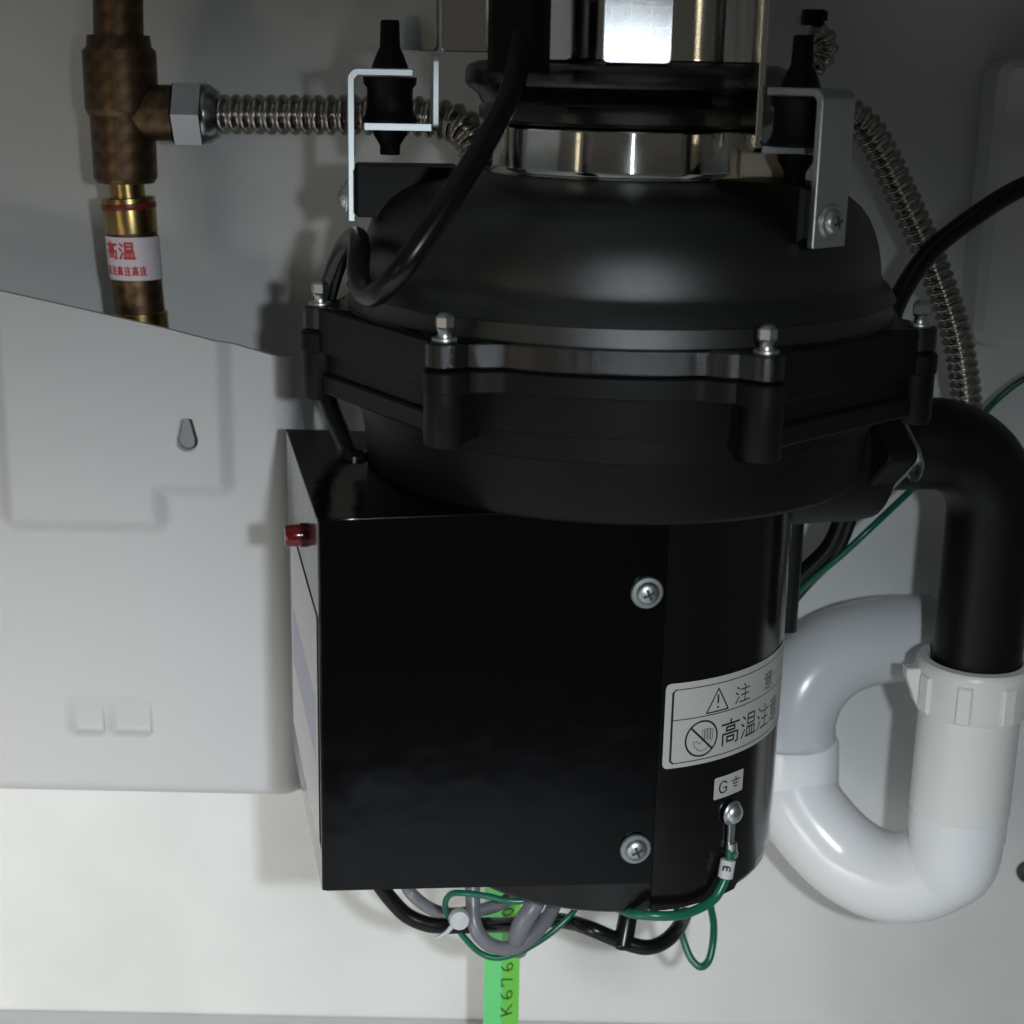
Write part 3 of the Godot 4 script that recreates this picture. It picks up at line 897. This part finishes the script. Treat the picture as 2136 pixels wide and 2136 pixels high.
func build_sink_mount(steel: Material, brushed: Material, rubber: Material, zinc: Material, zinc_dull: Material, smooth: Material) -> void:
	var t := thing("sink_mount", "polished steel sink collar with hanger tabs and black rubber sleeve above the disposer", "mounting collar", Vector3.ZERO)
	put("rubber_sleeve", MB.new().lathe([Vector2(0.050, 0.4893), Vector2(0.0535, 0.4896), Vector2(0.0552, 0.4908), Vector2(0.0555, 0.4945), Vector2(0.0545, 0.4965), Vector2(0.0560, 0.4995), Vector2(0.0595, 0.5020), Vector2(0.0608, 0.5035), Vector2(0.0608, 0.5078), Vector2(0.0598, 0.5100), Vector2(0.0560, 0.5116), Vector2(0.047, 0.5122)], Transform3D(), 72), smooth, t)
	put("side_plate", MB.new().prism(rounded([Vector2(-0.0705, 0.5144), Vector2(-0.0440, 0.5144), Vector2(-0.0440, 0.60), Vector2(-0.0705, 0.60)], 0.002), -0.012, -0.0095, 0.0004), steel, t)
	put("collar", MB.new().lathe([Vector2(0.0475, 0.5120), Vector2(0.0485, 0.5126)] + drawn_lines(0.0485, 0.5130, 0.5500, 0.0006, 9.0) + [Vector2(0.0485, 0.66)], Transform3D(), 72), steel, t)
	var tab := func(w: float, y0: float, y1: float) -> PackedVector2Array: return rounded([Vector2(-w / 2, y0), Vector2(w / 2, y0), Vector2(w / 2, y1), Vector2(-w / 2, y1)], 0.0026)
	# flat tabs round the collar: one faces the lens, the next is turned to the left
	for e in [[-0.5, 0.0575, 0.0236, 0.5112], [-33.0, 0.0560, 0.020, 0.5118], [-58.0, 0.056, 0.016, 0.5150]]:
		put("hanger_tab", MB.new().prism(tab.call(e[2], e[3], 0.60), -0.0012, 0.0012, 0.0004, frame(e[0], e[1], 0.52) * Transform3D(Basis(Vector3.RIGHT, deg_to_rad(1.5)), Vector3.ZERO) * Transform3D(Basis(), Vector3(0, -0.52, 0))), brushed, t)
	# hanger plates at the rubber mounts, each with a foot bent outwards
	for e in [[-83.6, 0.0735, 0.0205, 0.4885, 0.5130, 0.0985, 0.0], [97.0, 0.0425, 0.0225, 0.4850, 0.60, 0.0645, 0.053]]:
		var f := frame(e[0], 0.0, 0.0)
		f.origin += Vector3(0, 0, e[6])   # the right one stands forward of the axis
		var hp := put("hanger_plate", MB.new().prism(tab.call(e[2], e[3] - 0.0025, e[4]), e[1] - 0.0024, e[1], 0.0003, f), steel if e[0] > 0 else zinc, t)
		put("foot", MB.new().box(Vector3(e[2], 0.0024, e[5] - e[1]), 0.0003, f * Transform3D(Basis(), Vector3(0, e[3] - 0.0013, (e[5] + e[1]) / 2 + 0.0002))), zinc, hp)
	put("hanger_plate", MB.new().prism(tab.call(0.0195, 0.5142, 0.60), -0.0012, 0.0012, 0.0003, Transform3D(Basis(Vector3.UP, -0.5), Vector3(-0.0795, 0.5325, 0.0000) * Vector3(1, 0, 1))), zinc_dull, t)
	# rubber vibration mounts
	for e in [[-83.6, 0.0888, 0.4885, 0.5078, "black rubber vibration mount between the left bracket and hanger foot"], [41.5, 0.0830, 0.4850, 0.5045, "black rubber vibration mount behind the right zinc bracket"]]:
		var f := frame(e[0], e[1], 0.0)
		var rm := thing("rubber_mount", e[4], "rubber mount", Vector3(f.origin.x, e[2], f.origin.z), "rubber mounts that carry the disposer")
		var h: float = e[3] - e[2]
		put("body", MB.new().lathe([Vector2(0, 0.0001), Vector2(0.0102, 0.0001), Vector2(0.0104, 0.001), Vector2(0.0090, 0.0030), Vector2(0.0085, 0.0050), Vector2(0.0085, h - 0.0070), Vector2(0.0098, h - 0.0055), Vector2(0.0100, h - 0.0030), Vector2(0, h - 0.0028)], Transform3D(), 28), rubber, rm)
		put("upper_stem", MB.new().lathe([Vector2(0.0068, h + 0.0001), Vector2(0.0066, h + 0.0010), Vector2(0.0052, h + 0.0048), Vector2(0.0038, h + 0.0075), Vector2(0.0035, h + 0.0165), Vector2(0.0030, h + 0.0172), Vector2(0, h + 0.0172)], Transform3D(), 24), rubber, rm)
		put("lower_stem", MB.new().lathe([Vector2(0, -0.0118), Vector2(0.0036, -0.0118), Vector2(0.0038, -0.0112), Vector2(0.0038, -0.0085), Vector2(0.0062, -0.0045), Vector2(0.0066, -0.0027)], Transform3D(), 24), rubber, rm)

func build_pipes(pvc: Material, pvc_nut: Material, pvc_grey: Material, elbow: Material, brass: Material, bright: Material, chrome: Material, hose_m: Material, rubber: Material) -> void:
	# black elbow from the outlet down to the trap
	var zt := -0.037
	var o := Vector3(0.957, 0, -0.287)
	var c := Vector3(0.1035, 0.3620, -0.0185)
	var cx := 0.1660
	var pts := [c + o * 0.003, c + o * 0.016]
	for i in 9:
		var a := PI / 2 * i / 8.0
		pts.append(Vector3(cx - 0.034, 0.362, lerpf(-0.0250, zt, sin(a))) + Vector3(sin(a) * 0.034, (cos(a) - 1.0) * 0.034, 0))
	pts.append(Vector3(cx, 0.300, zt))
	pts.append(Vector3(cx, 0.235, zt))
	var p := path(pts, 6)
	tag(put("drain_elbow", MB.new().tube(p, same(0.0192, p.size()), 40), elbow), "matt black drain elbow bending down from the disposer outlet at right", "drain pipe")
	# white trap: nut, straight socket, U-bend, riser collar, upper grey bend
	var t := thing("drain_trap", "white plastic U-shaped drain trap at the lower right", "drain trap", Vector3(0, 0, 0))
	var at := Transform3D(Basis(), Vector3(0.1652, 0, zt))
	put("coupling_nut", nut(at), pvc_nut, t)
	put("socket", MB.new().lathe([Vector2(0.0212, 0.1905), Vector2(0.0220, 0.1912), Vector2(0.0220, 0.2440)], at, 48), pvc_nut, t)
	put("coupling_sleeve", MB.new().lathe([Vector2(0.0216, 0.1780), Vector2(0.0217, 0.2050)], at, 48), pvc, t)
	var u := path([Vector3(0.1652, 0.2045, zt), Vector3(0.1652, 0.185, zt), Vector3(0.1645, 0.168, zt), Vector3(0.1608, 0.1599, -0.0410), Vector3(0.1501, 0.1505, -0.0470), Vector3(0.1369, 0.1469, -0.0550), Vector3(0.1229, 0.1506, -0.0640), Vector3(0.1098, 0.1609, -0.0720), Vector3(0.1007, 0.1721, -0.0800), Vector3(0.0982, 0.1826, -0.0860), Vector3(0.0976, 0.1919, -0.0880)], 8)
	put("u_bend", MB.new().tube(u, same(0.0210, u.size()), 44), pvc, t)
	put("riser_collar", MB.new().tube([Vector3(0.0982, 0.1776, -0.0860), Vector3(0.0982, 0.1781, -0.0860), Vector3(0.0972, 0.1992, -0.0885), Vector3(0.0971, 0.1998, -0.0885)], [0.0212, 0.0226, 0.0226, 0.0212], 40), pvc, t)
	var g := path([Vector3(0.0973, 0.1981, -0.0885), Vector3(0.0968, 0.2118, -0.0900), Vector3(0.1030, 0.2280, -0.0940), Vector3(0.1185, 0.2405, -0.1000), Vector3(0.1398, 0.2453, -0.1060), Vector3(0.1670, 0.2450, -0.1120), Vector3(0.1909, 0.2413, -0.1220), Vector3(0.2122, 0.2326, -0.1470)], 8)
	put("upper_bend", MB.new().tube(g, same(0.0212, g.size()), 40), pvc_grey, t)

	# brass water line at the left
	var b := thing("water_line", "brown brass water pipe with tee fitting at the upper left", "pipe", Vector3(0, 0, 0))
	var za := -0.095
	var q0 := Vector3(-0.2128, 0.5463, -0.0950)
	var q1 := Vector3(-0.2138, 0.5160, -0.0950)
	var q2 := Vector3(-0.2133, 0.4564, -0.0950)
	var q3 := Vector3(-0.2128, 0.4502, -0.0950)
	var q4 := Vector3(-0.2087, 0.3868, -0.0950)
	var q5 := q4 + (q4 - q3) * 0.8
	put("supply_pipe", MB.new().tube([q0, q1], [0.0106, 0.0106], 28), brass, b)
	var d := (q2 - q1)
	put("tee_body", MB.new().tube([q1 - d * 0.05, q1 - d * 0.049, q1 + d * 0.03, q1 + d * 0.06, q1 + d * 0.46, q1 + d * 0.50, q1 + d * 0.52, q1 + d * 0.96, q2], [0.0118, 0.0134, 0.0138, 0.0158, 0.0158, 0.0150, 0.0140, 0.0138, 0.0122], 32), brass, b)
	var m := q1 + d * 0.49
	var hs := Vector3(-0.1697, 0.4866, -0.0950)
	var hd := (hs - m).normalized()
	put("side_outlet", MB.new().tube([m, m + hd * 0.0245], [0.0125, 0.0118], 28), brass, b)
	put("hose_nut", MB.new().prism(ring2(0.0150, 6), 0.0225, 0.0375, 0.0016, along(hd, m)).lathe([Vector2(0.0128, 0.0365), Vector2(0.0125, 0.0385), Vector2(0.0098, 0.0425), Vector2(0, 0.0425)], spin(hd, m), 28), chrome, b)
	put("stem", MB.new().tube([q2, q3], [0.0078, 0.0078], 24), bright, b)
	var e := q4 - q3
	put("tail_sleeve", MB.new().tube([q3, q3 + e * 0.005, q3 + e * 0.24], [0.0104, 0.0118, 0.0116], 32), bright, b)
	put("red_ring", MB.new().tube([q3 + e * 0.035, q3 + e * 0.04, q3 + e * 0.075, q3 + e * 0.08], [0.0116, 0.0121, 0.0121, 0.0116], 32), mat(Color(0.16, 0.012, 0.010), 0.35), b)
	put("lower_pipe", MB.new().tube([q3 + e * 0.24, q5], [0.0112, 0.0106], 32), brass, b)
	var lm := mat(Color(1, 1, 1), 0.5)
	lm.albedo_color = Color(1, 1, 1)
	lm.albedo_texture = pipe_label_print()
	var lab := MB.new()
	var la := q3 + e * 0.262
	var lb := q3 + e * 0.56
	var lx := spin(lb - la, la)
	for i in 40:
		for k in [0]:
			var a0 := -2.2 + 4.4 * i / 40.0
			var a1 := -2.2 + 4.4 * (i + 1) / 40.0
			var r0 := Vector3(sin(a0), 0, cos(a0))
			var r1 := Vector3(sin(a1), 0, cos(a1))
			var h := (lb - la)
			lab.quad(la + r0 * 0.01175, la + r1 * 0.01175, la + h + r1 * 0.01165, la + h + r0 * 0.01165, r0, r1, r1, r0, Vector2(i / 40.0, 0), Vector2((i + 1) / 40.0, 0), Vector2((i + 1) / 40.0, 1), Vector2(i / 40.0, 1))
	put("warning_label", lab, lm, b)
	put("bottom_nut", MB.new().tube([q3 + e * 0.80, q3 + e * 0.81, q5], [0.0112, 0.0122, 0.0118], 32), bright, b)
	# ringed steel hoses
	tag(put("steel_hose", hose([m + hd * 0.040, Vector3(-0.1267, 0.4876, -0.0840), Vector3(-0.0899, 0.4882, -0.0800), Vector3(-0.0705, 0.4866, -0.0760), Vector3(-0.0612, 0.4816, -0.0720), Vector3(-0.0565, 0.4713, -0.0700), Vector3(-0.0548, 0.4557, -0.0720)], 0.0086, 0.0022, 0.0054), hose_m), "ringed stainless hose running level from the brass tee to behind the disposer", "hose")
	tag(put("steel_hose", hose([Vector3(0.0829, 0.4956, -0.0860), Vector3(0.0970, 0.4947, -0.0880), Vector3(0.1126, 0.4849, -0.0910), Vector3(0.1305, 0.4566, -0.0950), Vector3(0.1474, 0.4262, -0.0980), Vector3(0.1618, 0.3936, -0.1010), Vector3(0.1714, 0.3582, -0.1060), Vector3(0.1771, 0.3267, -0.1100)], 0.0073, 0.0017, 0.0043), hose_m), "ringed stainless hose slanting down behind the black cable right of the disposer", "hose")
	tag(put("hose_end", hose([Vector3(0.0853, 0.5114, -0.1000), Vector3(0.0907, 0.5142, -0.1000), Vector3(0.0928, 0.5200, -0.1000), Vector3(0.0905, 0.5252, -0.1000), Vector3(0.0853, 0.5273, -0.1000)], 0.0052, 0.0014, 0.0040), hose_m), "small curl of ringed hose behind the right rubber mount's stem", "hose")
	tag(put("wall_clip", MB.new().box(Vector3(0.0085, 0.0065, 0.010), 0.001, Transform3D(Basis(), Vector3(0.0859, 0.5324, -0.1000))).box(Vector3(0.004, 0.004, 0.05), 0.0, Transform3D(Basis(), Vector3(0.0911, 0.5333, -0.1300))), rubber), "small black clip on the wall above the right rubber mount", "clip")

func nut(at: Transform3D) -> MB:
	var mb := MB.new().lathe([Vector2(0.0218, 0.2395), Vector2(0.0238, 0.2398), Vector2(0.0245, 0.2410), Vector2(0.0246, 0.2560), Vector2(0.0252, 0.2590), Vector2(0.0250, 0.2615), Vector2(0.0238, 0.2630), Vector2(0.0205, 0.2634), Vector2(0.0196, 0.2600)], at, 60)
	for i in 8:   # grip ribs
		var a := deg_to_rad(i * 45.0 + 22.0)
		var f := at * Transform3D(Basis(Vector3.UP, a), Vector3(sin(a), 0, cos(a)) * 0.0243 + Vector3(0, 0.2495, 0))
		mb.box(Vector3(0.0065, 0.017, 0.0034), 0.0007, f)
	for i in 2:   # two ears
		var a := deg_to_rad(-88.0 + i * 180.0)
		var f := at * Transform3D(Basis(Vector3.UP, a), Vector3(sin(a), 0, cos(a)) * 0.0245)
		mb.prism(PackedVector2Array([Vector2(-0.002, 0.2415), Vector2(0.0005, 0.2420), Vector2(0.0062, 0.2555), Vector2(0.0062, 0.2590), Vector2(-0.002, 0.2590)]), -0.0035, 0.0035, 0.0006, f * Transform3D(Basis(Vector3(0, 0, 1), Vector3(0, 1, 0), Vector3(-1, 0, 0)), Vector3.ZERO))
	return mb

func build_wires(cord: Material, green: Material, grey: Material, tie: Material, zinc: Material) -> void:
	# the power lead that drops from the sink, loops back and goes into the control box
	var rubber_m := mat(Color(0.004, 0.004, 0.004), 0.55, 0.0, 0.25)
	var pc := thing("power_cord", "black power cord looping from the collar down into the control box", "power cord", Vector3(0, 0, 0))
	put("cable", cable([Vector3(-0.0397, 0.5205, 0.0780), Vector3(-0.0427, 0.5021, 0.0840), Vector3(-0.0526, 0.4829, 0.0920), Vector3(-0.0649, 0.4632, 0.1020), Vector3(-0.0756, 0.4477, 0.1060), Vector3(-0.0838, 0.4382, 0.1000), Vector3(-0.0897, 0.4350, 0.0880), Vector3(-0.0942, 0.4392, 0.0720), Vector3(-0.0954, 0.4465, 0.0560), Vector3(-0.0987, 0.4482, 0.0340), Vector3(-0.1058, 0.4414, 0.0080), Vector3(-0.1140, 0.4253, -0.0180), Vector3(-0.1205, 0.4033, -0.0340), Vector3(-0.1209, 0.3855, -0.0340), Vector3(-0.1162, 0.3726, -0.0260), Vector3(-0.1086, 0.3623, -0.0080), Vector3(-0.1038, 0.3566, 0.0060), Vector3(-0.1028, 0.3511, 0.0080)], 0.0040), cord, pc)
	put("strain_relief", MB.new().lathe([Vector2(0.0062, -0.001), Vector2(0.0062, 0.0008), Vector2(0.0056, 0.0014), Vector2(0.0040, 0.0016)], Transform3D(Basis(), Vector3(-0.1032, 0.3595, 0.006)), 24), cord, pc)
	put("connector", MB.new().box(Vector3(0.019, 0.034, 0.013), 0.0025, Transform3D(Basis(Vector3.UP, -0.35), Vector3(-0.0406, 0.5245, 0.0740))), rubber_m, pc)
	tag(put("black_cable", cable([Vector3(0.2111, 0.4728, -0.1000), Vector3(0.1827, 0.4636, -0.0920), Vector3(0.1621, 0.4523, -0.0850), Vector3(0.1410, 0.4366, -0.0780), Vector3(0.1279, 0.4201, -0.0700), Vector3(0.1215, 0.4033, -0.0660), Vector3(0.1196, 0.3846, -0.0660), Vector3(0.1213, 0.3601, -0.0700)], 0.0044), cord), "black cable rising to the right edge in front of the ringed hoses", "cable")
	tag(put("green_wire", cable([Vector3(0.2188, 0.3816, -0.1200), Vector3(0.2003, 0.3724, -0.1200), Vector3(0.1862, 0.3593, -0.1200), Vector3(0.1723, 0.3446, -0.1100), Vector3(0.1486, 0.3325, -0.0850), Vector3(0.1242, 0.3184, -0.0620), Vector3(0.1085, 0.3026, -0.0600), Vector3(0.0934, 0.2867, -0.0620), Vector3(0.0831, 0.2711, -0.0660), Vector3(0.0728, 0.2514, -0.0700)], 0.0015, 10), green), "thin green wire passing behind the drain elbow at the right", "wire")
	tag(put("black_cable", cable([Vector3(0.1065, 0.3335, -0.0500), Vector3(0.1049, 0.3191, -0.0540), Vector3(0.1008, 0.3056, -0.0580), Vector3(0.0906, 0.2916, -0.0620), Vector3(0.0838, 0.2788, -0.0660), Vector3(0.0771, 0.2593, -0.0700)], 0.0036), cord), "short black cable curving behind the motor under the outlet", "cable")
	tag(put("black_cable", cable([Vector3(0.1104, 0.3322, -0.0550), Vector3(0.1096, 0.3165, -0.0590), Vector3(0.1049, 0.3016, -0.0630), Vector3(0.0945, 0.2860, -0.0680), Vector3(0.0864, 0.2717, -0.0720), Vector3(0.0784, 0.2532, -0.0760)], 0.0032), cord), "second short black cable beside the first behind the motor under the outlet", "cable")
	# the loom below the control box
	tag(put("black_cable", cable([Vector3(-0.0926, 0.1858, 0.0300), Vector3(-0.0883, 0.1790, 0.0300), Vector3(-0.0809, 0.1702, 0.0300), Vector3(-0.0729, 0.1659, 0.0300), Vector3(-0.0643, 0.1636, 0.0280), Vector3(-0.0495, 0.1596, 0.0200), Vector3(-0.0355, 0.1486, 0.0000), Vector3(-0.0200, 0.1512, 0.0000), Vector3(-0.0100, 0.1558, 0.0100), Vector3(-0.0022, 0.1588, 0.0200), Vector3(0.0086, 0.1541, 0.0200), Vector3(0.0205, 0.1507, 0.0200), Vector3(0.0292, 0.1506, 0.0150), Vector3(0.0360, 0.1515, 0.0050), Vector3(0.0406, 0.1498, -0.0100)], 0.0033), cord), "black cable sagging in a long curve beneath the control box and motor", "cable")
	tag(put("cable_band", MB.new().tube([Vector3(0.0110, 0.1516, 0.0210), Vector3(0.0110, 0.1519, 0.0210), Vector3(0.0136, 0.1639, 0.0140), Vector3(0.0138, 0.1641, 0.0120)], [0.0036, 0.0043, 0.0040, 0.0040], 18), cord), "black sleeve clipping the sagging cable under the motor", "cable clip")
	tag(put("grey_cable", cable([Vector3(-0.0830, 0.1688, 0.0000), Vector3(-0.0798, 0.1624, 0.0000), Vector3(-0.0717, 0.1586, 0.0050), Vector3(-0.0625, 0.1588, 0.0100), Vector3(-0.0498, 0.1609, 0.0100), Vector3(-0.0403, 0.1647, 0.0100), Vector3(-0.0346, 0.1698, 0.0100)], 0.0028), grey), "grey cable crossing flat behind the cable tie below the box", "cable")
	tag(put("grey_cable", cable([Vector3(-0.0529, 0.1809, 0.0220), Vector3(-0.0526, 0.1728, 0.0260), Vector3(-0.0519, 0.1668, 0.0300), Vector3(-0.0489, 0.1611, 0.0320), Vector3(-0.0430, 0.1567, 0.0320), Vector3(-0.0355, 0.1553, 0.0300), Vector3(-0.0281, 0.1580, 0.0260), Vector3(-0.0219, 0.1624, 0.0200), Vector3(-0.0181, 0.1668, 0.0140), Vector3(-0.0169, 0.1716, 0.0100)], 0.0031), grey), "grey cable hanging in a U loop across the green strip", "cable")
	tag(put("grey_cable", cable([Vector3(-0.0250, 0.1826, 0.0300), Vector3(-0.0270, 0.1768, 0.0320), Vector3(-0.0309, 0.1710, 0.0340), Vector3(-0.0338, 0.1628, 0.0320), Vector3(-0.0345, 0.1531, 0.0240), Vector3(-0.0328, 0.1438, 0.0120)], 0.0040), grey), "thick short grey cable inside the grey loop under the box", "cable")
	tag(put("green_wire", cable([Vector3(-0.0301, 0.1881, 0.0450), Vector3(-0.0321, 0.1861, 0.0460), Vector3(-0.0384, 0.1861, 0.0460), Vector3(-0.0463, 0.1868, 0.0440), Vector3(-0.0554, 0.1868, 0.0420), Vector3(-0.0612, 0.1841, 0.0380), Vector3(-0.0638, 0.1777, 0.0340), Vector3(-0.0627, 0.1700, 0.0300), Vector3(-0.0599, 0.1640, 0.0280), Vector3(-0.0556, 0.1567, 0.0260), Vector3(-0.0498, 0.1505, 0.0260), Vector3(-0.0429, 0.1478, 0.0260), Vector3(-0.0348, 0.1485, 0.0240), Vector3(-0.0266, 0.1509, 0.0200), Vector3(-0.0191, 0.1544, 0.0160), Vector3(-0.0115, 0.1601, 0.0120), Vector3(-0.0076, 0.1636, 0.0080)], 0.0013, 10), green), "thin green wire curled round the cable tie and grey loop", "wire")
	var tie_n := thing("cable_tie", "small white cable tie holding the wires under the box", "cable tie", Vector3(-0.0579, 0.1703, 0.0340))
	put("head", MB.new().lathe([Vector2(0, -0.003), Vector2(0.0034, -0.003), Vector2(0.0044, -0.002), Vector2(0.0046, 0.0), Vector2(0.0038, 0.0024), Vector2(0, 0.003)], spin(Vector3(0.1, 0.2, 1), Vector3.ZERO), 24), tie, tie_n)
	put("tail", MB.new().tube([Vector3(-0.002, -0.002, 0), Vector3(-0.005, -0.0055, 0.001), Vector3(-0.0095, -0.0085, 0.001)], [0.0012, 0.0010, 0.0006], 8), tie, tie_n)
	# earth lead with ring terminal
	var ew := thing("earth_lead", "green earth lead with silver ring terminal and marked white sleeve", "earth lead", Vector3(0, 0, 0))
	put("wire", cable([Vector3(0.0484, 0.2167, 0.0575), Vector3(0.0482, 0.2133, 0.0580), Vector3(0.0471, 0.2081, 0.0595), Vector3(0.0458, 0.2040, 0.0610), Vector3(0.0422, 0.1990, 0.0640), Vector3(0.0353, 0.1971, 0.0690), Vector3(0.0273, 0.1972, 0.0740), Vector3(0.0175, 0.1979, 0.0760), Vector3(0.0093, 0.1965, 0.0720), Vector3(0.0048, 0.1922, 0.0600)], 0.0019, 10), green, ew)
	var f := frame(40.9, 0.0733, 0.2318)
	put("ring_terminal", MB.new().prism(ring2(0.0050, 24), 0.0003, 0.0012, 0.0002, f).prism(PackedVector2Array([Vector2(-0.0017, -0.0155), Vector2(0.0017, -0.0155), Vector2(0.0017, -0.004), Vector2(-0.0017, -0.004)]), 0.0001, 0.0013, 0.0002, f).tube([f * Vector3(0, -0.0125, 0.0012), f * Vector3(0, -0.0160, 0.0014), f * Vector3(0, -0.0162, 0.0014), f * Vector3(0, -0.0185, 0.0014)], [0.0022, 0.0022, 0.0027, 0.0024], 14), zinc, ew)
	put("terminal_screw", MB.new().lathe([Vector2(0.0042, 0.001), Vector2(0.0042, 0.0020), Vector2(0.0034, 0.0032), Vector2(0.0018, 0.0039), Vector2(0, 0.0041)], spin(f.basis.z, f.origin), 24), zinc, ew)
	var s0 := Vector3(0.0474, 0.2136, 0.0595)
	var s1 := Vector3(0.0464, 0.2066, 0.0610)
	var sl := put("marker_sleeve", MB.new().tube([s0, s0.lerp(s1, 0.03), s0.lerp(s1, 0.97), s1], [0.0026, 0.0030, 0.0030, 0.0026], 20), tie, ew)
	var tm := TextMesh.new()
	tm.text = "E"
	var font := SystemFont.new()
	font.font_names = PackedStringArray(["Droid Sans"])
	font.font_weight = 700
	tm.font = font
	tm.font_size = 32
	tm.pixel_size = 0.00015
	tm.depth = 0.0002
	var letter := MeshInstance3D.new()
	letter.name = "letter"
	letter.mesh = tm
	letter.material_override = mat(Color(0.02, 0.02, 0.02), 0.6)
	sl.add_child(letter, true)
	letter.transform = Transform3D(along((cam_at() - (s0 + s1) / 2), Vector3.ZERO).basis.rotated(Vector3(0, 0.2, 1).normalized(), -PI / 2 - 0.15), (s0 + s1) / 2 + (cam_at() - (s0 + s1) / 2).normalized() * 0.0034)
	# hanging loop of a second green lead
	tag(put("green_wire", cable([Vector3(0.0392, 0.1411, -0.0300), Vector3(0.0400, 0.1362, -0.0250), Vector3(0.0419, 0.1307, -0.0200), Vector3(0.0450, 0.1243, -0.0160), Vector3(0.0493, 0.1211, -0.0140), Vector3(0.0532, 0.1231, -0.0160), Vector3(0.0552, 0.1296, -0.0200), Vector3(0.0559, 0.1360, -0.0260), Vector3(0.0550, 0.1410, -0.0320), Vector3(0.0549, 0.1422, -0.0400)], 0.0017, 10), green), "green wire hanging as a narrow loop below the motor at right", "wire")
	# green marking tape, folded lengthwise
	var tape := MB.new()
	var tm2 := mat(Color(1, 1, 1), 0.45)
	tm2.albedo_color = Color(1, 1, 1)
	tm2.albedo_texture = tape_print()
	var tt := Vector3(-0.0402, 0.1418, -0.0620)
	var tb := Vector3(-0.0398, 0.0404, -0.0620)
	var w := 0.0087
	var seg := 24
	for i in seg:
		var y0 := float(i) / seg
		var y1 := float(i + 1) / seg
		for side in [-1.0, 1.0]:
			var a := tt.lerp(tb, y0)
			var b := tt.lerp(tb, y1)
			var bow := func(y: float) -> Vector3: return Vector3(0, 0, 0.0015 * sin(y * 7.0))
			var ex := Vector3(w * side, 0, -0.0032 if side < 0 else -0.0052)
			var nv := Vector3(0.35 * side, 0, 1).normalized()
			var um := 0.5
			var ue := 0.0 if side < 0 else 1.0
			for back in [0.0, 0.0004]:
				var off := Vector3(0, 0, -back)
				var s := 1.0 if back == 0.0 else -1.0
				tape.quad(a + bow.call(y0) + off, a + ex + bow.call(y0) + off, b + ex + bow.call(y1) + off, b + bow.call(y1) + off, nv * s, nv * s, nv * s, nv * s, Vector2(um, y0), Vector2(ue, y0), Vector2(ue, y1), Vector2(um, y1))
	tag(put("marking_tape", tape, tm2), "bright green strip with black handwriting hanging below the disposer", "tape")

func cam_at() -> Vector3:
	return Vector3(-0.03969, 0.5100, 0.6200)
